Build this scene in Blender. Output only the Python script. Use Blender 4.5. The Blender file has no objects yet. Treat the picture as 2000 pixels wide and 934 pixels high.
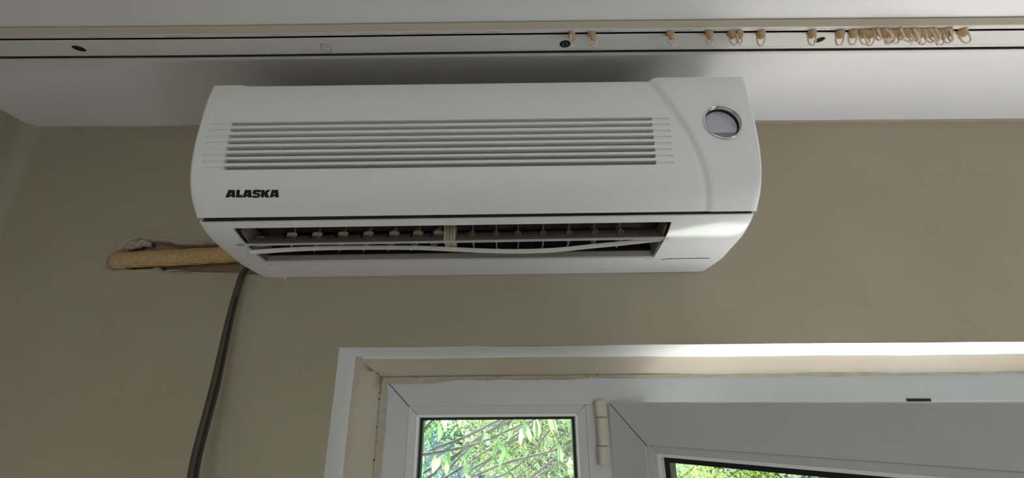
import bpy, bmesh, math, random
import numpy as np
from mathutils import Vector, Matrix, noise
from mathutils.geometry import tessellate_polygon

random.seed(7); rng = np.random.default_rng(7)
S = bpy.context.scene; COL = S.collection

# ------------------------------------------------------------------ camera
EYE = 2.03                       # eye height above the floor
F, P, R = 869.0, math.radians(19.7), math.radians(0.48)
cd = bpy.data.cameras.new('camera'); cam = bpy.data.objects.new('camera', cd); COL.objects.link(cam)
cd.sensor_fit = 'HORIZONTAL'; cd.sensor_width = 36; cd.lens = F/2000*36; cd.clip_start = .02; cd.clip_end = 200
cam.location = (0, 0, EYE)
cam.matrix_world = Matrix.Translation((0, 0, EYE)) @ Matrix.Rotation(math.pi/2+P, 4, 'X') @ Matrix.Rotation(-R, 4, 'Z')
S.camera = cam

# ------------------------------------------------------------------ world, sun, daylight
W = bpy.data.worlds.new('world'); S.world = W; W.use_nodes = True
wn = W.node_tree; bg = wn.nodes['Background']
sky = wn.nodes.new('ShaderNodeTexSky'); sky.sky_type = 'NISHITA'; sky.sun_disc = False
sky.sun_elevation = math.radians(52); sky.sun_rotation = math.radians(-22); sky.air_density = 1.4; sky.dust_density = 2.0
wn.links.new(sky.outputs[0], bg.inputs[0]); bg.inputs[1].default_value = 0.30
sd = bpy.data.lights.new('sun', 'SUN'); sd.energy = 19; sd.angle = math.radians(0.6); sd.color = (.94, .97, 1)
sun = bpy.data.objects.new('sun', sd); COL.objects.link(sun)
sun_to = Vector((0.36, -0.87, -1.22)).normalized()       # direction the light travels: in through the balcony door
sun.rotation_euler = sun_to.to_track_quat('-Z', 'Y').to_euler(); sun.location = (-1, 4, 6)
# added fill: daylight through an assumed window in the wall behind the photographer
ad = bpy.data.lights.new('rear_fill_daylight', 'AREA'); ad.shape = 'RECTANGLE'; ad.size = 1.7; ad.size_y = 1.3; ad.energy = 8; ad.color = (.90, .95, 1)
al = bpy.data.objects.new('rear_fill_daylight', ad); COL.objects.link(al)
al.location = (.35, -3.02, 1.55); al.rotation_euler = (math.radians(-90), 0, math.pi)
# and through the low window in the wall on the right
rd = bpy.data.lights.new('side_window_daylight', 'AREA'); rd.shape = 'RECTANGLE'; rd.size = 1.2; rd.size_y = 1.15; rd.energy = 15; rd.color = (.90, .95, 1)
rl = bpy.data.objects.new('side_window_daylight', rd); COL.objects.link(rl)
rl.location = (2.83, -.02, .72); rl.rotation_euler = (0, math.radians(90), 0)
S.view_settings.view_transform = 'Standard'; S.view_settings.look = 'None'; S.view_settings.gamma = 1
S.view_settings.use_curve_mapping = False; S.view_settings.exposure = 0.92
S.cycles.max_bounces = 10; S.cycles.diffuse_bounces = 7; S.cycles.transparent_max_bounces = 24
S.cycles.caustics_reflective = False; S.cycles.caustics_refractive = False
S.cycles.sample_clamp_indirect = 6

# ------------------------------------------------------------------ geometry helpers
cP, sP, cR, sR = math.cos(P), math.sin(P), math.cos(R), math.sin(R)
def ray(px, py):                 # direction, from the eye, of a measured spot of the photograph
    u = (px-1000)/F; v = (467-py)/F
    x = u*cR+v*sR; y = -u*sR+v*cR
    return Vector((x, cP-y*sP, sP+y*cP))
EY = Vector((0, 0, EYE))
def onY(px, py, Y): r = ray(px, py); return r*(Y/r.y)+EY
def onZ(px, py, Z): r = ray(px, py); return r*((Z-EYE)/r.z)+EY
def proj(p):
    p = Vector(p)-EY; d = p.y*cP+p.z*sP; b = (p.z*cP-p.y*sP)/d; a = p.x/d
    return 1000+F*(a*cR-b*sR), 467-F*(a*sR+b*cR)

def tag(o, label, cat=None, group=None, kind=None):
    if label: o['label'] = label
    if cat: o['category'] = cat
    if group: o['group'] = group
    if kind: o['kind'] = kind
    return o
def empty(name, loc=(0, 0, 0)):
    o = bpy.data.objects.new(name, None); o.location = loc; o.empty_display_size = .05; COL.objects.link(o); return o
def mesh(name, vs, fs, mat, parent=None, smooth=False, angle=None):
    me = bpy.data.meshes.new(name); me.from_pydata([tuple(v) for v in vs], [], [tuple(f) for f in fs]); me.update()
    bm = bmesh.new(); bm.from_mesh(me); bmesh.ops.recalc_face_normals(bm, faces=bm.faces); bm.to_mesh(me); bm.free()
    return link(name, me, mat, parent, smooth, angle)
def link(name, me, mat, parent=None, smooth=False, angle=None):
    o = bpy.data.objects.new(name, me); COL.objects.link(o)
    if mat is not None and not me.materials: me.materials.append(mat)
    if smooth or angle:
        me.shade_smooth()
        if angle: me.set_sharp_from_angle(angle=math.radians(angle))
    if parent:
        o.parent = parent
        if parent.matrix_basis != Matrix.Identity(4):
            o.matrix_parent_inverse = parent.matrix_basis.inverted()
    return o
class MB:
    def __init__(s): s.v = []; s.f = []
    def add(s, vs, fs):
        n = len(s.v); s.v += [Vector(v) for v in vs]; s.f += [tuple(i+n for i in f) for f in fs]; return s
    def box(s, a, b):
        x0, y0, z0 = a; x1, y1, z1 = b
        return s.add([(x0,y0,z0),(x1,y0,z0),(x1,y1,z0),(x0,y1,z0),(x0,y0,z1),(x1,y0,z1),(x1,y1,z1),(x0,y1,z1)],
                     [(0,3,2,1),(4,5,6,7),(0,1,5,4),(1,2,6,5),(2,3,7,6),(3,0,4,7)])
    def prism(s, sec, a, b):     # sec: closed polygon of (y,z); extruded from x=a to x=b
        n = len(sec)
        return s.add([(a, y, z) for y, z in sec]+[(b, y, z) for y, z in sec],
                     [tuple(range(n)), tuple(range(n, 2*n))]+[(i, (i+1) % n, n+(i+1) % n, n+i) for i in range(n)])
    def tube(s, pts, rad, n=10, cap=True, flat=1.0):
        pts = [Vector(p) for p in pts]; rr = rad if isinstance(rad, (list, tuple)) else [rad]*len(pts)
        rings = []; up = None
        for i, p in enumerate(pts):
            t = (pts[min(i+1, len(pts)-1)]-pts[max(i-1, 0)]).normalized()
            if up is None: up = Vector((0, 0, 1)) if abs(t.z) < .9 else Vector((0, 1, 0))
            a = t.cross(up).normalized(); b = a.cross(t).normalized(); up = b
            rings.append([p+(a*math.cos(k*2*math.pi/n)*flat+b*math.sin(k*2*math.pi/n))*rr[i] for k in range(n)])
        fs = [(i*n+k, i*n+(k+1) % n, (i+1)*n+(k+1) % n, (i+1)*n+k) for i in range(len(pts)-1) for k in range(n)]
        if cap: fs += [tuple(range(n)), tuple((len(pts)-1)*n+k for k in range(n))]
        return s.add([v for r_ in rings for v in r_], fs)
    def disc(s, c, nrm, r, depth, n=24):
        nrm = Vector(nrm).normalized(); return s.tube([Vector(c), Vector(c)+nrm*depth], r, n)
    def build(s, name, mat, parent=None, smooth=False, angle=None): return mesh(name, s.v, s.f, mat, parent, smooth, angle)
def bevel(o, w, seg=2):
    m = o.modifiers.new('bevel', 'BEVEL'); m.width = w; m.segments = seg; m.limit_method = 'ANGLE'; m.angle_limit = math.radians(35)
    return o
def ring(name, rect, sec, mat, parent, sides='LTRB', gap=.0004, bev=0, xf=None):
    """mitred rails round a rectangle (x0,x1,z0,z1) = inner edge; sec = closed polygon of (a outward, y)"""
    x0, x1, z0, z1 = rect; out = []
    def pt(cx, cz, a, y):
        return Vector((x0-a if cx == 0 else x1+a, y, z0-a if cz == 0 else z1+a))
    ends = {'T': ((0,1),(1,1)), 'B': ((0,0),(1,0)), 'L': ((0,0),(0,1)), 'R': ((1,0),(1,1))}
    for sd_ in sides:
        c0, c1 = ends[sd_]; n = len(sec); d = Vector((1,0,0)) if sd_ in 'TB' else Vector((0,0,1))
        vs = [pt(*c0, a, y)+d*gap for a, y in sec]+[pt(*c1, a, y)-d*gap for a, y in sec]
        if xf: vs = [xf(v) for v in vs]
        o = mesh(name, vs, [tuple(range(n)), tuple(range(n, 2*n))]+[(i, (i+1) % n, n+(i+1) % n, n+i) for i in range(n)], mat, parent)
        if bev: bevel(o, bev)
        out.append(o)
    return out

# ------------------------------------------------------------------ materials
def mat(name, col, rough=.6, spec=.5, nscale=0, namt=0, col2=None, bump=0, bscale=200, metal=0, coat=0, trans=0, sss=0):
    m = bpy.data.materials.new(name); m.use_nodes = True; nt = m.node_tree; b = nt.nodes['Principled BSDF']
    b.inputs['Base Color'].default_value = (*col, 1); b.inputs['Roughness'].default_value = rough
    b.inputs['Specular IOR Level'].default_value = spec; b.inputs['Metallic'].default_value = metal
    b.inputs['Coat Weight'].default_value = coat; b.inputs['Coat Roughness'].default_value = .08
    tc = nt.nodes.new('ShaderNodeTexCoord')
    if col2:
        n = nt.nodes.new('ShaderNodeTexNoise'); n.inputs['Scale'].default_value = nscale; n.inputs['Detail'].default_value = 6; n.inputs['Roughness'].default_value = .6
        r = nt.nodes.new('ShaderNodeValToRGB'); r.color_ramp.elements[0].position = .35; r.color_ramp.elements[1].position = .68
        r.color_ramp.elements[0].color = (*col, 1); r.color_ramp.elements[1].color = (*col2, 1)
        nt.links.new(tc.outputs['Object'], n.inputs['Vector']); nt.links.new(n.outputs[0], r.inputs[0]); nt.links.new(r.outputs[0], b.inputs['Base Color'])
    if bump:
        n = nt.nodes.new('ShaderNodeTexNoise'); n.inputs['Scale'].default_value = bscale; n.inputs['Detail'].default_value = 4
        n2 = nt.nodes.new('ShaderNodeTexNoise'); n2.inputs['Scale'].default_value = bscale*.06; n2.inputs['Detail'].default_value = 3
        ma = nt.nodes.new('ShaderNodeMath'); ma.operation = 'MULTIPLY_ADD'; ma.inputs[1].default_value = 2.2
        bp = nt.nodes.new('ShaderNodeBump'); bp.inputs['Strength'].default_value = bump; bp.inputs['Distance'].default_value = .001
        nt.links.new(tc.outputs['Object'], n.inputs['Vector']); nt.links.new(tc.outputs['Object'], n2.inputs['Vector'])
        nt.links.new(n2.outputs[0], ma.inputs[0]); nt.links.new(n.outputs[0], ma.inputs[2])
        nt.links.new(ma.outputs[0], bp.inputs['Height']); nt.links.new(bp.outputs[0], b.inputs['Normal'])
    return m
M = dict(
    wall=mat('beige_wall_paint', (.375,.325,.245), .75, .3, 2.2, 0, (.42,.37,.29), .55, 260),
    raw=mat('raw_plaster', (.50,.44,.36), .95, .1, 30, 0, (.36,.30,.23), 1.0, 120),
    chase=mat('rough_chase_mortar', (.36,.27,.18), .95, .1, 25, 0, (.30,.22,.14), 1.0, 100),
    ceil=mat('white_ceiling_paint', (.79,.785,.785), .7, .3, 3, 0, (.82,.815,.81), .4, 220),
    revealw=mat('white_reveal_edge_paint', (.86,.86,.86), .5, .4, 5, 0, (.88,.88,.88), .35, 120),
    reveal=mat('beige_reveal_paint', (.55,.48,.38), .5, .4, 5, 0, (.61,.545,.44), .35, 120),
    caulk=mat('yellowed_caulk', (.42,.37,.29), .8, .2, 40, 0, (.52,.48,.40), .8, 160),
    dark=mat('black_dirt_and_hole_shade', (.012,.01,.008), .9, .1),
    floor=mat('pale_tile_floor', (.44,.425,.41), .45, .4, 6, 0, (.49,.48,.46), .1, 60),
    acp=mat('satin_white_plastic', (.80,.80,.80), .42, .45, 300, 0, (.82,.82,.82), .05, 900),
    acg=mat('gloss_white_plastic', (.80,.81,.83), .16, .5, 4, 0, (.82,.83,.85), .03, 60, coat=.3),
    slot=mat('slot_shade_plastic', (.30,.275,.25), .7, .2),  # slot floors painted darker, their shade put into the colour
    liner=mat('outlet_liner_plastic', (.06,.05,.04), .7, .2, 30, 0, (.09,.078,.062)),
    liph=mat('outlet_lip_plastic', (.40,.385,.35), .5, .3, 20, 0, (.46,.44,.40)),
    cream=mat('aged_cream_plastic', (.50,.44,.32), .5, .3, 30, 0, (.60,.54,.42)),
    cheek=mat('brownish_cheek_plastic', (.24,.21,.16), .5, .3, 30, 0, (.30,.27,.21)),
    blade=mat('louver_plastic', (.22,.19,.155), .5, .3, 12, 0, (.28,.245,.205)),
    strip=mat('bent_strip_plastic', (.93,.92,.90), .4, .4),
    black=mat('black_print', (.01,.01,.012), .5, .3),
    chrome=mat('chrome', (.75,.75,.77), .12, .5, metal=1),
    disp=mat('display_mask', (.60,.60,.68), .5, .4, 90, 0, (.68,.68,.75), .3, 400),
    dispd=mat('display_mesh', (.27,.26,.31), .6, .3, 400, 0, (.38,.37,.42)),
    lead=mat('dark_gap', (.03,.024,.018), .9, .1),
    track=mat('cream_track_paint', (.68,.66,.62), .5, .4, 8, 0, (.73,.715,.68), .15, 90),
    trackf=mat('track_fascia', (.47,.41,.31), .6, .3, 5, 0, (.52,.46,.36), .15, 90),
    glid=mat('amber_nylon', (.40,.25,.12), .4, .5, 60, 0, (.50,.34,.18)),
    gliw=mat('milky_nylon', (.70,.60,.47), .35, .5),
    pipe=mat('woven_pipe_wrap', (.78,.52,.23), .8, .2, 8, 0, (.82,.58,.29)),
    cord=mat('grey_brown_cord', (.055,.048,.033), .5, .4, 40, 0, (.075,.066,.046)),
    cordd=mat('dark_cord_groove', (.02,.017,.012), .6, .3),
    beadlip=mat('daylit_bead_lip', (.86,.87,.90), .35, .4),  # lip painted brighter than the frame, standing in for daylight on it
    pvc=mat('white_pvc', (.54,.55,.575), .35, .45, 5, 0, (.58,.59,.615)),
    hinge=mat('aged_hinge_cap', (.60,.57,.48), .4, .4),
    rubber=mat('black_gasket', (.012,.013,.018), .5, .3),
    bark=mat('grey_brown_bark', (.09,.075,.065), .9, .2, 20, 0, (.17,.15,.135), .6, 60),
    grass=mat('garden_grass', (.10,.17,.05), .9, .2, 3, 0, (.22,.27,.10)),
    pave=mat('pale_balcony_paving', (.55,.52,.47), .8, .2, 8, 0, (.62,.58,.53)),
    house=mat('pale_blue_render', (.62,.70,.80), .8, .2, 2, 0, (.70,.76,.84)),
    housew=mat('white_shutter', (.80,.84,.90), .6, .3),
)
def add_weave(m):
    nt = m.node_tree; b = nt.nodes['Principled BSDF']; tc = nt.nodes.new('ShaderNodeTexCoord')
    w1 = nt.nodes.new('ShaderNodeTexWave'); w1.inputs['Scale'].default_value = 110; w1.bands_direction = 'X'; w1.inputs['Distortion'].default_value = .6
    w2 = nt.nodes.new('ShaderNodeTexWave'); w2.inputs['Scale'].default_value = 110; w2.bands_direction = 'Z'; w2.inputs['Distortion'].default_value = .6
    a = nt.nodes.new('ShaderNodeMath'); a.operation = 'ADD'; bp = nt.nodes.new('ShaderNodeBump'); bp.inputs['Strength'].default_value = 1.0; bp.inputs['Distance'].default_value = .0014
    for w in (w1, w2): nt.links.new(tc.outputs['Object'], w.inputs['Vector'])
    nt.links.new(w1.outputs[1], a.inputs[0]); nt.links.new(w2.outputs[1], a.inputs[1]); nt.links.new(a.outputs[0], bp.inputs['Height']); nt.links.new(bp.outputs[0], b.inputs['Normal'])
add_weave(M['pipe'])
def glass_mat(name, tint):
    m = bpy.data.materials.new(name); m.use_nodes = True; nt = m.node_tree; nt.nodes.clear()
    o = nt.nodes.new('ShaderNodeOutputMaterial'); mx = nt.nodes.new('ShaderNodeMixShader'); t = nt.nodes.new('ShaderNodeBsdfTransparent')
    g = nt.nodes.new('ShaderNodeBsdfGlossy'); g.inputs['Roughness'].default_value = .01; fr = nt.nodes.new('ShaderNodeFresnel'); fr.inputs[0].default_value = 1.45
    t.inputs[0].default_value = (*tint, 1)
    nt.links.new(fr.outputs[0], mx.inputs[0]); nt.links.new(t.outputs[0], mx.inputs[1]); nt.links.new(g.outputs[0], mx.inputs[2]); nt.links.new(mx.outputs[0], o.inputs[0])
    return m
M['glass'] = glass_mat('window_glass', (.88,.93,.92))
M['lens'] = glass_mat('lens_glass', (.85,.85,.88))
def leaf_mat(name, c1, c2, tr=.5):
    m = bpy.data.materials.new(name); m.use_nodes = True; nt = m.node_tree; nt.nodes.clear()
    o = nt.nodes.new('ShaderNodeOutputMaterial'); mx = nt.nodes.new('ShaderNodeMixShader'); mx.inputs[0].default_value = tr
    d = nt.nodes.new('ShaderNodeBsdfDiffuse'); t = nt.nodes.new('ShaderNodeBsdfTranslucent')
    g = nt.nodes.new('ShaderNodeNewGeometry'); r = nt.nodes.new('ShaderNodeValToRGB')
    r.color_ramp.elements[0].color = (*c1, 1); r.color_ramp.elements[1].color = (*c2, 1)
    nt.links.new(g.outputs['Random Per Island'], r.inputs[0]); nt.links.new(r.outputs[0], d.inputs[0]); nt.links.new(r.outputs[0], t.inputs[0])
    nt.links.new(d.outputs[0], mx.inputs[1]); nt.links.new(t.outputs[0], mx.inputs[2]); nt.links.new(mx.outputs[0], o.inputs[0])
    return m
M['leafy'] = leaf_mat('yellow_green_leaf', (.28,.48,.13), (.66,.68,.22))
M['leafg'] = leaf_mat('mid_green_leaf', (.20,.45,.20), (.45,.66,.40))
M['leafb'] = leaf_mat('blue_green_leaf', (.24,.46,.38), (.50,.68,.62))
M['leafl'] = leaf_mat('long_leaf_green', (.15,.33,.12), (.32,.50,.18))

# ------------------------------------------------------------------ setting
D = .76                              # wall above the window
CZ = EYE+.518                        # ceiling height
XL, XR, YF = -.9575, 2.7, -3.1
NX0, NX1, NZ = -.29, 1.08, EYE+.0825 # window niche: left, right, head
# wall with niche opening, finely meshed where the pipe chase is hacked out
hx0, hx1, hz0, hz1 = -.83, -.40, EYE+.185, EYE+.30
rim = [(207,517),(210,505),(225,493),(238,484),(247,476),(256,470),(273,465.5),(287,468),(298,470),(319,471),(334,474),(348,478.5),(380,477.5),(410,476),(470,472),(560,470),
       (560,540),(500,536),(463,534),(420,534),(382,532.6),(360,533),(340,534),(316,530),(309,524.5),(290,525.6),(268,526),(242,527),(225,528),(208,525)]
def sdist(px, py):
    ins = False; best = 1e9; n = len(rim)
    for i in range(n):
        x0, y0 = rim[i]; x1, y1 = rim[(i+1) % n]
        if (y0 > py) != (y1 > py) and px < (x1-x0)*(py-y0)/(y1-y0)+x0: ins = not ins
        t = max(0, min(1, ((px-x0)*(x1-x0)+(py-y0)*(y1-y0))/((x1-x0)**2+(y1-y0)**2)))
        best = min(best, math.hypot(px-x0-t*(x1-x0), py-y0-t*(y1-y0)))
    return best if ins else -best
def build_wall_back():
    vs = []; fs = []; mi = []
    def quad(a, b, c, d, m=0): n = len(vs); vs.extend([a, b, c, d]); fs.append((n, n+1, n+2, n+3)); mi.append(m)
    xs = [XL-.1, hx0, hx1, NX0, NX1, XR+.1]; zs = [-.1, NZ, hz0, hz1, CZ+.02]
    xs.sort()
    for i in range(len(xs)-1):
        for j in range(len(zs)-1):
            xm = (xs[i]+xs[i+1])/2; zm = (zs[j]+zs[j+1])/2
            hole = NX0 < xm < NX1 and zm < NZ
            if hole: continue
            if not (hx0 < xm < hx1 and hz0 < zm < hz1):
                quad((xs[i], D, zs[j]), (xs[i+1], D, zs[j]), (xs[i+1], D, zs[j+1]), (xs[i], D, zs[j+1]))
            quad((xs[i], 1.0, zs[j]), (xs[i], 1.0, zs[j+1]), (xs[i+1], 1.0, zs[j+1]), (xs[i+1], 1.0, zs[j]))
    quad((NX0, D, -.1), (NX0, D, NZ), (NX0, 1.0, NZ), (NX0, 1.0, -.1)); quad((NX1, D, -.1), (NX1, 1.0, -.1), (NX1, 1.0, NZ), (NX1, D, NZ))
    quad((NX0, D, NZ), (NX1, D, NZ), (NX1, 1.0, NZ), (NX0, 1.0, NZ))
    nx, nz = 260, 70; base = len(vs)
    dm = {}
    for j in range(nz+1):
        for i in range(nx+1):
            x = hx0+(hx1-hx0)*i/nx; z = hz0+(hz1-hz0)*j/nz
            px, py = proj((x, D, z)); s = sdist(px, py); nz_ = noise.noise((x*90, 3.1, z*90)); nz2 = noise.noise((x*300, 7.7, z*300))
            s += nz_*1.6+nz2*.8
            k = max(0, min(1, s/3.2)); y = k*k*(3-2*k)*.024
            if s > 1: y += nz_*.0022+nz2*.0012
            if px < 236 and s > 0: y = min(y, .010+.003*nz_)
            lip = math.exp(-((s+3.2)/2.6)**2)*.0022*(1+nz_)       # raised ragged skim round the hole
            swell = math.exp(-((px-300)/60)**2-((py-470)/22)**2)*-.004
            e = min(i, nx-i, j, nz-j)/6.0; e = max(0, min(1, e)) if i < nx-6 else 1
            vs.append((x, D+(y-lip+swell)*e if i else D, z)); dm[(i, j)] = (s, px, py)
    for j in range(nz):
        for i in range(nx):
            s, px, py = dm[(i, j)]
            fs.append((base+j*(nx+1)+i, base+j*(nx+1)+i+1, base+(j+1)*(nx+1)+i+1, base+(j+1)*(nx+1)+i))
            mi.append(0 if s < -.4 else (1 if (s < 2.2 or px < 236) else 2))
    me = bpy.data.meshes.new('wall_back'); me.from_pydata(vs, [], fs); me.update()
    for m in ('wall', 'raw', 'chase'): me.materials.append(M[m])
    me.polygons.foreach_set('material_index', mi)
    me.polygons.foreach_set('use_smooth', [p_ >= len(mi)-nx*nz for p_ in range(len(mi))])
    o = bpy.data.objects.new('wall_back', me); COL.objects.link(o)
    bm = bmesh.new(); bm.from_mesh(me); bmesh.ops.remove_doubles(bm, verts=bm.verts, dist=1e-5); bm.to_mesh(me); bm.free()
    return o
wall = build_wall_back(); tag(wall, 'beige plastered wall above and around the window and balcony door', 'wall', kind='structure')
def lump(name, c, r, sc, seed, m, parent):
    bm = bmesh.new(); bmesh.ops.create_icosphere(bm, subdivisions=4, radius=1)
    for v in bm.verts:
        n = 1+.35*noise.noise(v.co*1.7+Vector((seed, 0, 0)))+.16*noise.noise(v.co*5+Vector((0, seed, 0)))
        v.co = Vector((v.co.x*sc[0], v.co.y*sc[1], v.co.z*sc[2]))*n*r+Vector(c)
    me = bpy.data.meshes.new(name); bm.to_mesh(me); bm.free(); return link(name, me, m, parent, True)
for (px, py, r, sc, sd_) in [(262,479,.0125,(1.2,.8,.7),1),(279,475,.011,(1.1,.7,.6),4),(251,485,.008,(1,.8,.6),8),(222,510,.012,(.8,.5,1.2),3),(233,524,.011,(1.5,.6,.4),5),(290,478,.007,(1,.8,.7),6),
                             (308,526,.006,(1.3,.7,.6),7),(335,530,.0075,(1.8,.6,.4),9),(352,530,.0055,(1.8,.6,.4),10)]:
    lump('plaster_lump', onY(px, py, .768), r, sc, sd_, M['raw'], wall)

em = MB(); ep = [onY(px, py, D-.0005) for px, py in [(300,526.5),(309,526),(318,530),(330,532),(340,533.5),(352,532.5),(366,531.5),(382,532.6),(400,533.2),(420,534),(442,534),(463,534.2),(480,533.6)]]
em.tube(ep, [.0006+.0006*abs(noise.noise((k*1.3, 0, 2))) for k in range(len(ep))], 6); em.build('plaster_edge', M['reveal'], wall, True)
def slab(name, a, b, m, label, cat): return tag(MB().box(a, b).build(name, m), label, cat, kind='structure')
slab('floor', (XL-.1, YF-.1, -.1), (XR+.1, 1.0, 0), M['floor'], 'pale tiled floor of the room', 'floor')
slab('ceiling', (XL-.1, YF-.1, CZ), (XR+.1, D+.01, CZ+.15), M['ceil'], 'white painted plaster ceiling', 'ceiling')
sw = MB(); sw.box((XR, YF, 0), (XR+.1, -.62, CZ)).box((XR, .58, 0), (XR+.1, D, CZ)).box((XR, -.62, 0), (XR+.1, .58, .1)).box((XR, -.62, 1.34), (XR+.1, .58, CZ))
tag(sw.build('wall_right', M['wall']), 'beige right wall of the room with a low window opening', 'wall', kind='structure')
wf = MB(); wx0, wx1, wz0, wz1 = -.6, 1.3, .9, 2.25     # rear wall with the assumed window's opening
wf.box((XL, YF-.1, 0), (wx0, YF, CZ)).box((wx1, YF-.1, 0), (XR, YF, CZ)).box((wx0, YF-.1, 0), (wx1, YF, wz0)).box((wx0, YF-.1, wz1), (wx1, YF, CZ))
tag(wf.build('wall_front', M['wall']), 'beige wall behind the camera with an assumed window opening', 'wall', kind='structure')
# left wall with softly rounded corner to the back wall
lw = MB(); lw.box((XL-.1, YF, 0), (XL, D-.02, CZ))
rc = .028; arc = [(XL+rc-rc*math.cos(t), D-rc+rc*math.sin(t)) for t in [k*math.pi/2/8 for k in range(9)]]
lw.add([(x, y, 0) for x, y in arc]+[(x, y, CZ) for x, y in arc]+[(XL-.05, D+.01, 0), (XL-.05, D+.01, CZ)], [(k, k+1, 10+k, 9+k) for k in range(8)])
tag(lw.build('wall_left', M['wall'], angle=40), 'beige left wall meeting the window wall in a soft corner', 'wall', kind='structure')
# little trowelled ridge where ceiling meets the window wall
vs = []; n = 200
for i in range(n+1):
    x = XL+(XR-XL)*i/n; w = .0028+.0016*noise.noise((x*9, 0, 5)); h = .0016+.0012*noise.noise((x*14, 2, 0))
    vs += [(x, D+.004, CZ-.002-h*2), (x, D-w*.6, CZ-.003-h), (x, D-w, CZ+.002)]
tag(mesh('trim_1', vs, [(3*i+a, 3*i+a+1, 3*i+a+4, 3*i+a+3) for i in range(n) for a in (0, 1)], M['wall'], None, True), 'thin plaster ridge along the joint of ceiling and wall', 'trim', kind='structure')
# splayed, rounded reveal of the niche
FY = .85                              # room face of the window frame
def reveal():
    sec = [(0, D-.0006), (.0006, D+.006), (.003, D+.018), (.0065, D+.035), (.0105, D+.050), (.0150, D+.0575), (.022, D+.064), (.034, D+.074), (.0475, FY+.002)]
    vs = []; fs = []; path = []
    n1, n2 = 60, 60
    for i in range(n1+1): path.append((NX0, -.02+(NZ+.02)*i/n1, 1, 0))
    for i in range(1, n2+1): path.append((NX0+(NX1-NX0)*i/n2, NZ, 0, -1))
    for i in range(1, n1+1): path.append((NX1, NZ-(NZ+.02)*i/n1, -1, 0))
    m = len(sec)
    for k, (x, z, nx, nz) in enumerate(path):
        if k == n1: nx, nz = 1.15, -1
        if k == n1+n2: nx, nz = -1, -1
        sc = 1.15 if k < n1 else 1
        for a, y in sec:
            j = (.0022*noise.noise((x*5, z*5, y*9))+.0008*noise.noise((x*22, z*22, y*9)))*(.45 if a == 0 else 1)
            vs.append((x+nx*(a*sc+j), y, z+nz*(a+j)))
    for k in range(len(path)-1):
        for q in range(m-1): fs.append((k*m+q, k*m+q+1, (k+1)*m+q+1, (k+1)*m+q))
    me = bpy.data.meshes.new('trim_2'); me.from_pydata([tuple(v) for v in vs], [], fs); me.update(); me.materials.append(M['revealw']); me.materials.append(M['reveal'])
    me.polygons.foreach_set('material_index', [0 if (i_ % (m-1)) < (5 if i_//(m-1) > n1 else 4) else 1 for i_ in range(len(fs))])
    bm = bmesh.new(); bm.from_mesh(me); bmesh.ops.recalc_face_normals(bm, faces=bm.faces); bm.to_mesh(me); bm.free()
    return link('trim_2', me, None, None, True)
rv = tag(reveal(), 'cream plastered splayed reveal round the window and balcony door', 'reveal', kind='structure')
# caulk bead and dirt specks along frame and reveal
fx0, fz1 = -.2345, EYE+.0335
vs = []; path = [(fx0, .3+(fz1-.3)*i/60) for i in range(61)]+[(fx0+(1.03-fx0)*i/130, fz1+.004*i/130) for i in range(1, 131)]
for k, (x, z) in enumerate(path):
    w = .0026+.0032*noise.noise((x*16, 1, z*16))+.0015*noise.noise((x*60, 1, z*60)); w = max(.0012, w)
    if 60 <= k < 75: w += .007*(1-(k-60)/15)
    if 45 < k < 60: w += .007*(k-45)/15
    dx, dz = (1, 0) if k < 60 else ((.7, -.7) if k == 60 else (0, -1))
    vs += [(x-dx*.004, FY-.0045, z-dz*.004), (x, FY-.0032, z), (x+dx*w, FY-.0004, z+dz*w)]
mesh('caulk_bead', vs, [(3*k+a, 3*k+a+1, 3*k+a+4, 3*k+a+3) for k in range(len(path)-1) for a in (0, 1)], M['caulk'], rv, True)
for px, py, s in [(735,729,2.6),(738,730,1.8),(744,759,1.5),(740,780,2),(739,805,1.6),(736,835,1.8),(730,900,2),(806,737,1.3),(812,737,1.6),(817,738,1.3),(970,736,1.3),(978,736,1.5),(1148,735,1.6),(1167,734,1.8),(741,767,1.2),(734,868,1.2)]:
    c = onY(px, py, FY-.006); r_ = s/F*.8*.55
    if (px, py) in ((735,729), (738,730)): c = onY(px, py, FY-.0115)
    MB().tube([c, c+Vector((0, .008, 0))], r_, 7).build('dirt_speck', M['dark'], rv)

# ------------------------------------------------------------------ window (fixed light) and frame
win = empty('window_1', (-.24, FY, 0)); tag(win, 'white plastic window frame with a narrow fixed pane left of the open door leaf', 'window', kind='structure')
IX0, IX1, IZ1 = -.187, 1.0, EYE-.0123
sec = [(0, FY), (.100, FY), (.100, FY+.07), (.0, FY+.07)]
ring('frame_rail', (IX0, IX1, .04, IZ1), sec, M['pvc'], win, 'LTRB', gap=.0007, bev=.0012)
MB().box((IX0-.09, FY+.0012, .045), (IX0-.001, FY+.06, IZ1+.09)).box((IX0-.09, FY+.0012, IZ1+.001), (IX1+.09, FY+.06, IZ1+.09)).build('frame_core', M['lead'], win)
bevel(MB().box((.129, FY+.0005, .04), (.172, FY+.07, IZ1)).build('mullion', M['pvc'], win), .0008)
bs = [(.0185, FY+.0012), (.0055, FY+.0030), (.0045, FY+.0040), (0, FY+.0125), (0, FY+.026), (.0185, FY+.026)]
PX0, PX1, PZ0, PZ1 = IX0+.0187, .1102, .060, EYE-.0308
ring('glazing_bead', (PX0, PX1, PZ0, PZ1), bs, M['pvc'], win, 'LTRB', gap=.0005)
ring('bead_lip', (PX0+.0003, PX1-.0003, PZ0+.0003, PZ1-.0003), [(0, FY+.0045), (.0048, FY+.0037), (.0045, FY+.013), (-.0006, FY+.0132)], M['beadlip'], win, 'LTRB', gap=.0004)
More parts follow.
